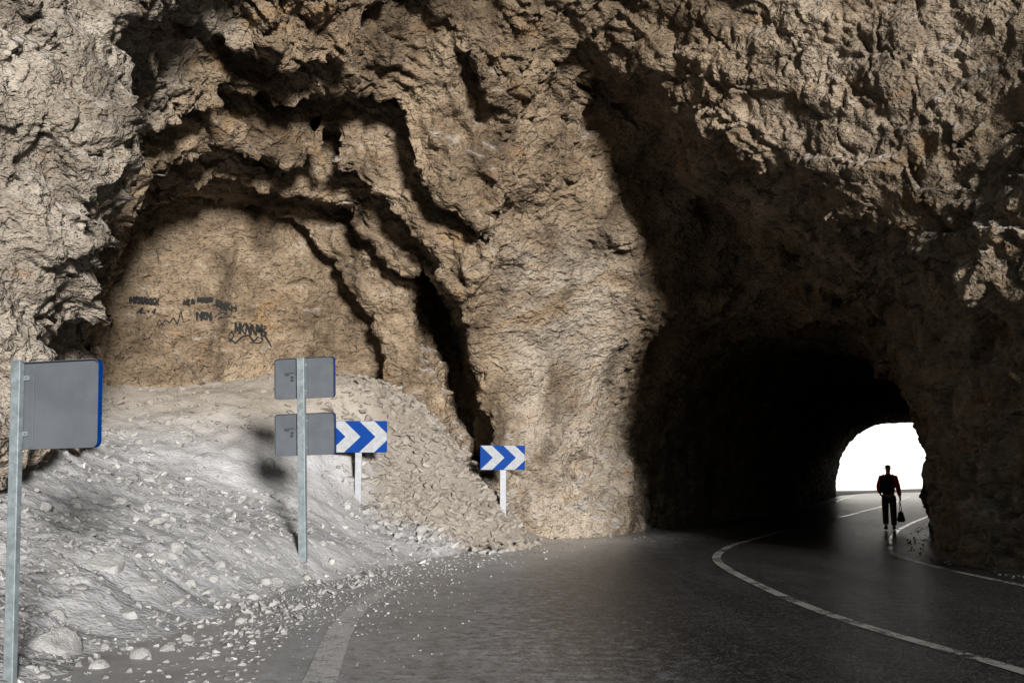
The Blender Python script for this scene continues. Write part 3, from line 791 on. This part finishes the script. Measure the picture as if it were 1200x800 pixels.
sM, hM = signpost(bM, (353, 420), YM, R(-13), 'galvanised signpost carrying two grey stacked panels seen from behind', .12, .085)
k14 = YM / F_PX
back_panel(sM, .045, hM - 23 * k14, .99, 48 * k14, .055, (-.26, .03))
back_panel(sM, .045, hM - 89 * k14, .99, 49 * k14, .055, (-.27, .04))

def clip_poly(poly, inside, inter):
    out = []
    for i in range(len(poly)):
        a, b = poly[i], poly[(i + 1) % len(poly)]
        ia, ib = inside(a), inside(b)
        if ia: out.append(a)
        if ia != ib: out.append(inter(a, b))
    return out
def chevron_faces(bm, W, H, y):
    a = .28 * W
    edges = [(-9, 0, 1), (0, .26, 0), (.26, .52, 1), (.52, .78, 0), (.78, 9, 1)]
    for c0, c1, mi in edges:
        c0 = max(c0 * W, -a * 1.01); c1 = min(c1 * W, W * 1.01)
        for s in (1, -1):
            poly = [(c0, s * H / 2), (c1, s * H / 2), (c1 + a, 0), (c0 + a, 0)]
            for lim, sg in ((0, 1), (W, -1)):
                poly = clip_poly(poly, lambda p: sg * (p[0] - lim) >= -1e-9, lambda p, q: (lim, p[1] + (q[1] - p[1]) * (lim - p[0]) / (q[0] - p[0])))
                if len(poly) < 3: break
            if len(poly) < 3: continue
            f = bm.faces.new([bm.verts.new((x - W / 2, y, z)) for x, z in poly]); f.material_index = mi
            f.normal_update()
            if f.normal.y > 0: f.normal_flip()
def chevron_sign(base, Y, top_px, ctr_px, W, H, yaw, label):
    r = empty('chevron_sign', base, yaw); tag(r, label, 'chevron sign', 'chevron signs on the outside of the bend')
    c = at(*ctr_px, Y); hc = c.z - base.z
    bm = bmesh.new(); add_box(bm, (.01, .05, hc / 2 - .3), (.13, .06, hc + .6 + H * .6)); obj('post', bm, M_GALV if False else M_POSTW, r, bevel=.005)
    bm = bmesh.new(); rounded_plate(bm, W, H, .03, 0, .012, 2, 2, 1); chevron_faces(bm, W - .004, H - .004, -.004)
    p = obj('sign_panel', bm, [M_WHITE, M_BLUE, M_BACK], r); p.location = (0, 0, hc)
    bm = bmesh.new(); lip_frame(bm, W + .006, H + .006, .033, -.002, .03, .004, 0); obj('panel_rim', bm, [M_BLUE, M_BLUE], p)
    for sx in (-.25, .25):
        bm = bmesh.new(); add_box(bm, (sx * W * 0 + .01, .018, sx * H), (.16, .010, .035)); obj('clamp', bm, M_BOLT, p)
    return r
M_POSTW = simple('pale zinc post', (.24, .255, .28), .55, .1, 12, .18, .3)
Yc = 23.0; kc = Yc / F_PX
bc = at(418.5, 593, Yc); chevron_sign(bc, Yc, None, (420, 511.5), 67 * kc, 36.5 * kc, R(4), 'blue and white chevron sign partly hidden behind the stacked grey panels')
Yd = 24.4; kd = Yd / F_PX
bd = at(589, 598, Yd); chevron_sign(bd, Yd, None, (589, 536), 52 * kd, 28 * kd, R(6), 'blue and white chevron sign standing alone below the rock pillar')

# ------------------------------------------------------------------ graffiti on the alcove's back wall
bvh_fine = None
def wall_point(px, py):
    o = Vector((0, 0, H_CAM)); d = (at(px, py, 10) - o).normalized()
    h = bvh_fine.ray_cast(o + d * 15, d)
    return (h[0] - d * .012, d) if h[0] else (at(px, py, 24), d)
sel = (Vs[:, 1] > 20) & (Vs[:, 1] < 28) & (Vs[:, 0] < -2)
fm = sel[Fs].all(1); Fsub = Fs[fm]; uq, inv = np.unique(Fsub, return_inverse=True)
bvh_fine = BVHTree.FromPolygons([tuple(v) for v in Vs[uq].tolist()], inv.reshape(-1, 4).tolist())
def graffiti(strokes, w, label):
    bm = bmesh.new(); n = 0
    for st in strokes:
        pts = []
        for (x0, y0), (x1, y1) in zip(st[:-1], st[1:]):
            L = max(2, int(math.hypot(x1 - x0, y1 - y0) / .5))
            for k in range(L): pts.append((x0 + (x1 - x0) * k / L, y0 + (y1 - y0) * k / L))
        pts.append(st[-1]); W3 = [wall_point(*p)[0] for p in pts]
        prev = None
        for k, p in enumerate(W3):
            q0, q1 = W3[max(0, k - 1)], W3[min(len(W3) - 1, k + 1)]
            t = (q1 - q0); t = t.normalized() if t.length > 1e-6 else Vector((1, 0, 0))
            side = t.cross(Vector((0, -1, 0)));
            if side.length < 1e-3: side = Vector((0, 0, 1))
            side.normalize(); ww_ = w * (.6 + .4 * math.sin(math.pi * (k + 1) / (len(W3) + 1)))
            a, b = bm.verts.new(p + side * ww_ / 2), bm.verts.new(p - side * ww_ / 2)
            if prev: bm.faces.new((prev[0], a, b, prev[1]))
            prev = (a, b)
    o = obj('graffiti', bm, M_SPRAY); return tag(o, label, 'graffiti')
def scrawl(px0, px1, py0, py1, letters, slant=0, drop=0, seed=0):
    r = random.Random(seed); out = []; w = (px1 - px0) / letters
    for k in range(letters):
        x = px0 + k * w; y = py0 + drop * k / max(1, letters - 1); h = py1 - py0; a = w * .85
        kind = r.choice('ANHMRBKE')
        S = {'A': [[(0, 1), (.5, 0), (1, 1)], [(.2, .6), (.8, .6)]], 'N': [[(0, 1), (0, 0), (1, 1), (1, 0)]], 'H': [[(0, 0), (0, 1)], [(1, 0), (1, 1)], [(0, .5), (1, .5)]],
             'M': [[(0, 1), (.1, 0), (.5, .7), (.9, 0), (1, 1)]], 'R': [[(0, 1), (0, 0), (.9, .2), (.1, .5), (1, 1)]], 'B': [[(0, 0), (.9, .2), (.1, .5), (1, .75), (0, 1), (0, 0)]],
             'K': [[(0, 0), (0, 1)], [(1, 0), (.1, .5), (1, 1)]], 'E': [[(1, 0), (0, 0), (0, 1), (1, 1)], [(0, .5), (.8, .5)]]}[kind]
        for s in S: out.append([(x + a * u + r.uniform(-.3, .3) + slant * (1 - v), y + h * v + r.uniform(-.3, .3)) for u, v in s])
    return out
graffiti(scrawl(153, 187, 347.5, 356, 7, 0, 2, 1), .065, 'leftmost thick black spray line of short letters on the alcove wall')
graffiti([[(160, 367), (167, 361), (164, 366), (171, 367)], [(173, 364), (175, 366)], [(178, 366), (182, 362), (180, 368)], [(172, 373), (173, 374)]], .045, 'thin black scribble under the leftmost thick spray line')
graffiti([[(123, 369), (129, 370), (126, 374), (131, 376), (131, 382)]], .05, 'small black mark at the far left end of the graffiti')
graffiti(scrawl(215, 228, 352, 357.5, 3, 0, -1, 3) + scrawl(232, 250, 349, 354, 4, 0, 0, 4) + scrawl(253, 277, 352, 360, 4, 0, 5, 5), .065, 'longest black spray line of letters, arched over a short word')
graffiti(scrawl(231, 248, 366, 375, 3, 0, 0, 6), .065, 'short thick black word below the arched spray line')
graffiti([[(252, 371), (258, 366), (266, 367), (256, 373), (268, 371), (272, 368)]], .028, 'thin looping mark just right of the short thick black word')
graffiti([[(184, 381), (187, 374), (190, 380), (194, 375), (199, 378), (203, 372), (208, 380), (212, 364), (215, 378), (222, 374)]], .028, 'thin faint looping scrawl between the thick spray words')
graffiti(scrawl(275, 313, 378, 391, 6, 1, 3, 8) + [[(310, 392), (318, 407)]], .055, 'lowest and rightmost black tag of tall crowded letters')
graffiti([[(268, 392), (271, 388), (274, 393), (270, 400), (268, 396), (276, 402), (284, 394), (292, 393), (297, 400), (302, 395), (308, 397), (305, 402), (293, 401)]], .045, 'curly black underline below the lowest tag')

# ------------------------------------------------------------------ person walking into the tunnel, seen from behind
def skin_mesh(name, verts, edges, mat, parent, sub=2):
    """verts: list of (pos, rx, ry); root is verts[0]"""
    me = bpy.data.meshes.new(name); me.from_pydata([v[0] for v in verts], edges, [])
    o = bpy.data.objects.new(name, me); COL.objects.link(o)
    s = o.modifiers.new('skin', 'SKIN'); s.use_smooth_shade = True
    for d, v in zip(me.skin_vertices[0].data, verts): d.radius = (v[1], v[2])
    me.skin_vertices[0].data[0].use_root = True
    ss = o.modifiers.new('sub', 'SUBSURF'); ss.levels = sub; ss.render_levels = sub
    ev = o.evaluated_get(bpy.context.evaluated_depsgraph_get()); m2 = bpy.data.meshes.new_from_object(ev)
    o.modifiers.clear(); o.data = m2; m2.materials.clear(); m2.materials.append(mat)
    for p in m2.polygons: p.use_smooth = True
    if parent: o.parent = parent
    return o
def chain(lst, start=0, link=None):
    return ([(link, start)] if link is not None else []) + [(start + k, start + k + 1) for k in range(len(lst) - 1)]
# local frame: +y is the walking direction (away from the camera), x right
hips, chest, neck = (0, 0, .93), (.0, .05, 1.32), (0.0, .05, 1.47)
def body_verts():
    V = [((0, 0, .95), .13, .10), ((0, .02, 1.10), .125, .09), ((0, .04, 1.28), .14, .10), ((0, .05, 1.42), .09, .075), ((0, .06, 1.50), .055, .055), ((0, .075, 1.56), .062, .07), ((0, .085, 1.65), .078, .092), ((0, .08, 1.72), .06, .07)]
    E = chain(V)
    def limb(pts, link):
        n0 = len(V); V.extend(pts); E.extend(chain(pts, n0, link))
        return n0
    # right arm down and slightly out holding the bag; left arm swinging forward
    ra = limb([((.17, .04, 1.38), .06, .06), ((.235, .0, 1.12), .045, .045), ((.285, .03, .87), .033, .033), ((.292, .035, .80), .032, .02)], 3)
    la = limb([((-.17, .05, 1.38), .06, .06), ((-.25, .07, 1.13), .045, .045), ((-.22, .22, .96), .033, .033), ((-.20, .28, .93), .03, .02)], 3)
    # legs: left trailing, right leading
    limb([((.09, 0, .88), .085, .085), ((.10, .10, .50), .058, .06), ((.105, .03, .10), .04, .045), ((.11, .04, .055), .03, .03), ((.115, .15, .04), .022, .016)], 0)
    limb([((-.09, 0, .88), .085, .085), ((-.095, .05, .50), .058, .06), ((-.10, -.16, .13), .04, .045), ((-.10, -.17, .075), .03, .03), ((-.105, -.07, .04), .022, .016)], 0)
    # fingers
    for side, w0, tip, link in ((1, Vector((.292, .035, .80)), Vector((0.0, .0, -1)), ra + 3), (-1, Vector((-.20, .28, .93)), Vector((.1, .6, -.75)), la + 3)):
        for k in range(4):
            off = Vector((0, (k - 1.5) * .019, 0)); L = (.062, .072, .068, .052)[k]
            a = w0 + off + tip * .035; b = a + tip * L * .6 + Vector((-side * .012, 0, 0)); c = b + tip * L * .35 + Vector((-side * .03, 0, .01))
            limb([(tuple(a), .009, .009), (tuple(b), .0085, .0085), (tuple(c), .007, .007)], link)
        a = w0 + Vector((-side * .012, .03, -.0)); b = a + Vector((-side * .02, .025, -.03)); limb([(tuple(a), .011, .011), (tuple(b), .009, .009), (tuple(b + Vector((-side * .012, 0, -.02))), .008, .008)], link)
    return V, E
pV, pE = body_verts()
pp = at(1043, 619.5, 31.4); pp.z = .02
person = skin_mesh('person', pV, pE, M_SKIN, None)
SC = 77 * 31.4 / F_PX / 1.79
yawp = R(-18)
person.location = pp; person.rotation_euler = (0, 0, yawp); person.scale = (SC, SC, SC)
tag(person, 'person in red jacket and dark trousers walking through the tunnel carrying a bag', 'person')
jV = [((0, 0, .88), .175, .145), ((0, .02, 1.10), .18, .145), ((0, .04, 1.28), .20, .15), ((0, .05, 1.41), .135, .115), ((0, .055, 1.475), .075, .07)]
jE = chain(jV)
for pts in ([((.18, .04, 1.385), .09, .09), ((.245, .0, 1.12), .074, .074), ((.283, .03, .885), .054, .054)], [((-.18, .05, 1.385), .09, .09), ((-.258, .07, 1.13), .074, .074), ((-.222, .21, .97), .054, .054)]):
    n0 = len(jV); jV += pts; jE += chain(pts, n0, 3)
skin_mesh('jacket', jV, jE, M_RED, person)
tV = [((0, 0, .96), .14, .115)]; tE = []
for pts in ([((.092, 0, .86), .115, .115), ((.105, .10, .50), .088, .092), ((.108, .03, .09), .072, .08)], [((-.092, 0, .86), .115, .115), ((-.10, .05, .50), .088, .092), ((-.10, -.155, .13), .072, .08)]):
    n0 = len(tV); tV += pts; tE += chain(pts, n0, 0)
skin_mesh('trousers', tV, tE, M_DARK, person)
skin_mesh('shoe', [((.106, -.01, .065), .058, .065), ((.112, .10, .045), .054, .045), ((.116, .21, .03), .045, .03)], [(0, 1), (1, 2)], M_SHOE, person)
skin_mesh('shoe', [((-.10, -.20, .085), .058, .065), ((-.103, -.10, .05), .054, .045), ((-.106, .0, .03), .045, .03)], [(0, 1), (1, 2)], M_SHOE, person)
skin_mesh('hair', [((0, .07, 1.63), .075, .085), ((0, .075, 1.70), .08, .092), ((0, .08, 1.735), .06, .07)], [(0, 1), (1, 2)], M_HAIR, person)
for s in (-1, 1):
    pass
# face (turned away from the camera)
bm = bmesh.new(); add_cyl(bm, (0, .16, 1.655), (0, .195, 1.625), .014, 8); obj('nose', bm, M_SKIN, person, smooth=True)
for s in (-1, 1):
    bm = bmesh.new(); bmesh.ops.create_uvsphere(bm, u_segments=8, v_segments=6, radius=.012, matrix=Matrix.Translation((s * .03, .158, 1.665))); obj('eye', bm, M_HAIR, person, smooth=True)
    bm = bmesh.new(); bmesh.ops.create_uvsphere(bm, u_segments=8, v_segments=6, radius=.025, matrix=Matrix.Translation((s * .08, .08, 1.65)) @ Matrix.Diagonal((.4, .7, 1.2, 1))); obj('ear', bm, M_SKIN, person, smooth=True)
bm = bmesh.new(); add_box(bm, (0, .158, 1.598), (.045, .008, .01)); obj('mouth', bm, M_RED, person)
# backpack on the back and left shoulder
bm = bmesh.new(); vs = add_box(bm, (-.05, -.14, 1.20), (.34, .19, .50)); bmesh.ops.bevel(bm, geom=bm.edges[:], offset=.06, segments=3, affect='EDGES')
add_box(bm, (-.05, -.245, 1.10), (.24, .05, .2))
bpk = obj('backpack', bm, M_BAGM, person, smooth=True)
for s in (-1, 1):
    skin_mesh('strap', [((-.05 + s * .12, -.07, 1.42), .022, .01), ((s * .12, .04, 1.485), .022, .012), ((s * .13, .16, 1.36), .022, .01), ((s * .16, .12, 1.1), .02, .01)], [(0, 1), (1, 2), (2, 3)], M_BAGM, bpk, 1)
# bag in the right hand
Mp = Matrix.Translation(pp) @ Matrix.Rotation(yawp, 4, 'Z') @ Matrix.Scale(SC, 4)
hand = Mp @ Vector((.285, .035, .735))
bag = empty('handbag', hand - Vector((0, 0, .52 * SC)), yawp); tag(bag, 'black holdall bag hanging from the walking person\'s right hand', 'bag')
bm = bmesh.new(); vs = add_box(bm, (.01, 0, .15), (.24, .44, .30))
for v in bm.verts:
    if v.co.z > .2: v.co.x *= .45; v.co.y *= .6
bmesh.ops.subdivide_edges(bm, edges=bm.edges[:], cuts=2, use_grid_fill=True); bmesh.ops.bevel(bm, geom=[e for e in bm.edges if e.calc_face_angle(0) > .5], offset=.035, segments=2, affect='EDGES')
obj('bag_body', bm, M_BAGM, bag, smooth=True)
for s in (-1, 1):
    skin_mesh('bag_handle', [((s * .03, -.10, .29), .012, .012), ((s * .015, -.06, .44), .011, .011), ((0, 0, .525), .012, .012), ((s * .015, .06, .44), .011, .011), ((s * .03, .10, .29), .012, .012)], [(0, 1), (1, 2), (2, 3), (3, 4)], M_BAGM, bag, 1)

# ------------------------------------------------------------------ light
AZ, EL = R(18.5), R(8.2)
L = Vector((-math.sin(AZ) * math.cos(EL), math.cos(AZ) * math.cos(EL), -math.sin(EL)))
sun_d = bpy.data.lights.new('sun', 'SUN'); sun = bpy.data.objects.new('sun', sun_d); COL.objects.link(sun)
sun_d.energy = 5.0; sun_d.angle = R(8); sun_d.color = (1, .955, .90)
sun.rotation_mode = 'QUATERNION'; sun.rotation_quaternion = L.to_track_quat('-Z', 'Y'); sun.location = (10, -30, 20)
w = bpy.data.worlds.new('World'); scene.world = w; w.use_nodes = True
nt = w.node_tree; bg = nt.nodes['Background']
sky = nt.nodes.new('ShaderNodeTexSky'); sky.sky_type = 'NISHITA'; sky.sun_disc = False
sky.sun_elevation = EL; sky.sun_rotation = math.pi - AZ; sky.altitude = 900; sky.dust_density = .4
nt.links.new(sky.outputs[0], bg.inputs[0]); bg.inputs[1].default_value = .05

scene.render.engine = 'CYCLES'
scene.cycles.use_denoising = True
scene.cycles.denoiser = 'OPENIMAGEDENOISE'
scene.cycles.use_adaptive_sampling = True; scene.cycles.adaptive_threshold = .02
scene.cycles.max_bounces = 4; scene.cycles.diffuse_bounces = 2; scene.cycles.transparent_max_bounces = 8
scene.cycles.caustics_reflective = False; scene.cycles.caustics_refractive = False
scene.view_settings.view_transform = 'Standard'; scene.view_settings.look = 'None'
scene.view_settings.gamma = 1; scene.view_settings.use_curve_mapping = False
scene.view_settings.exposure = .65
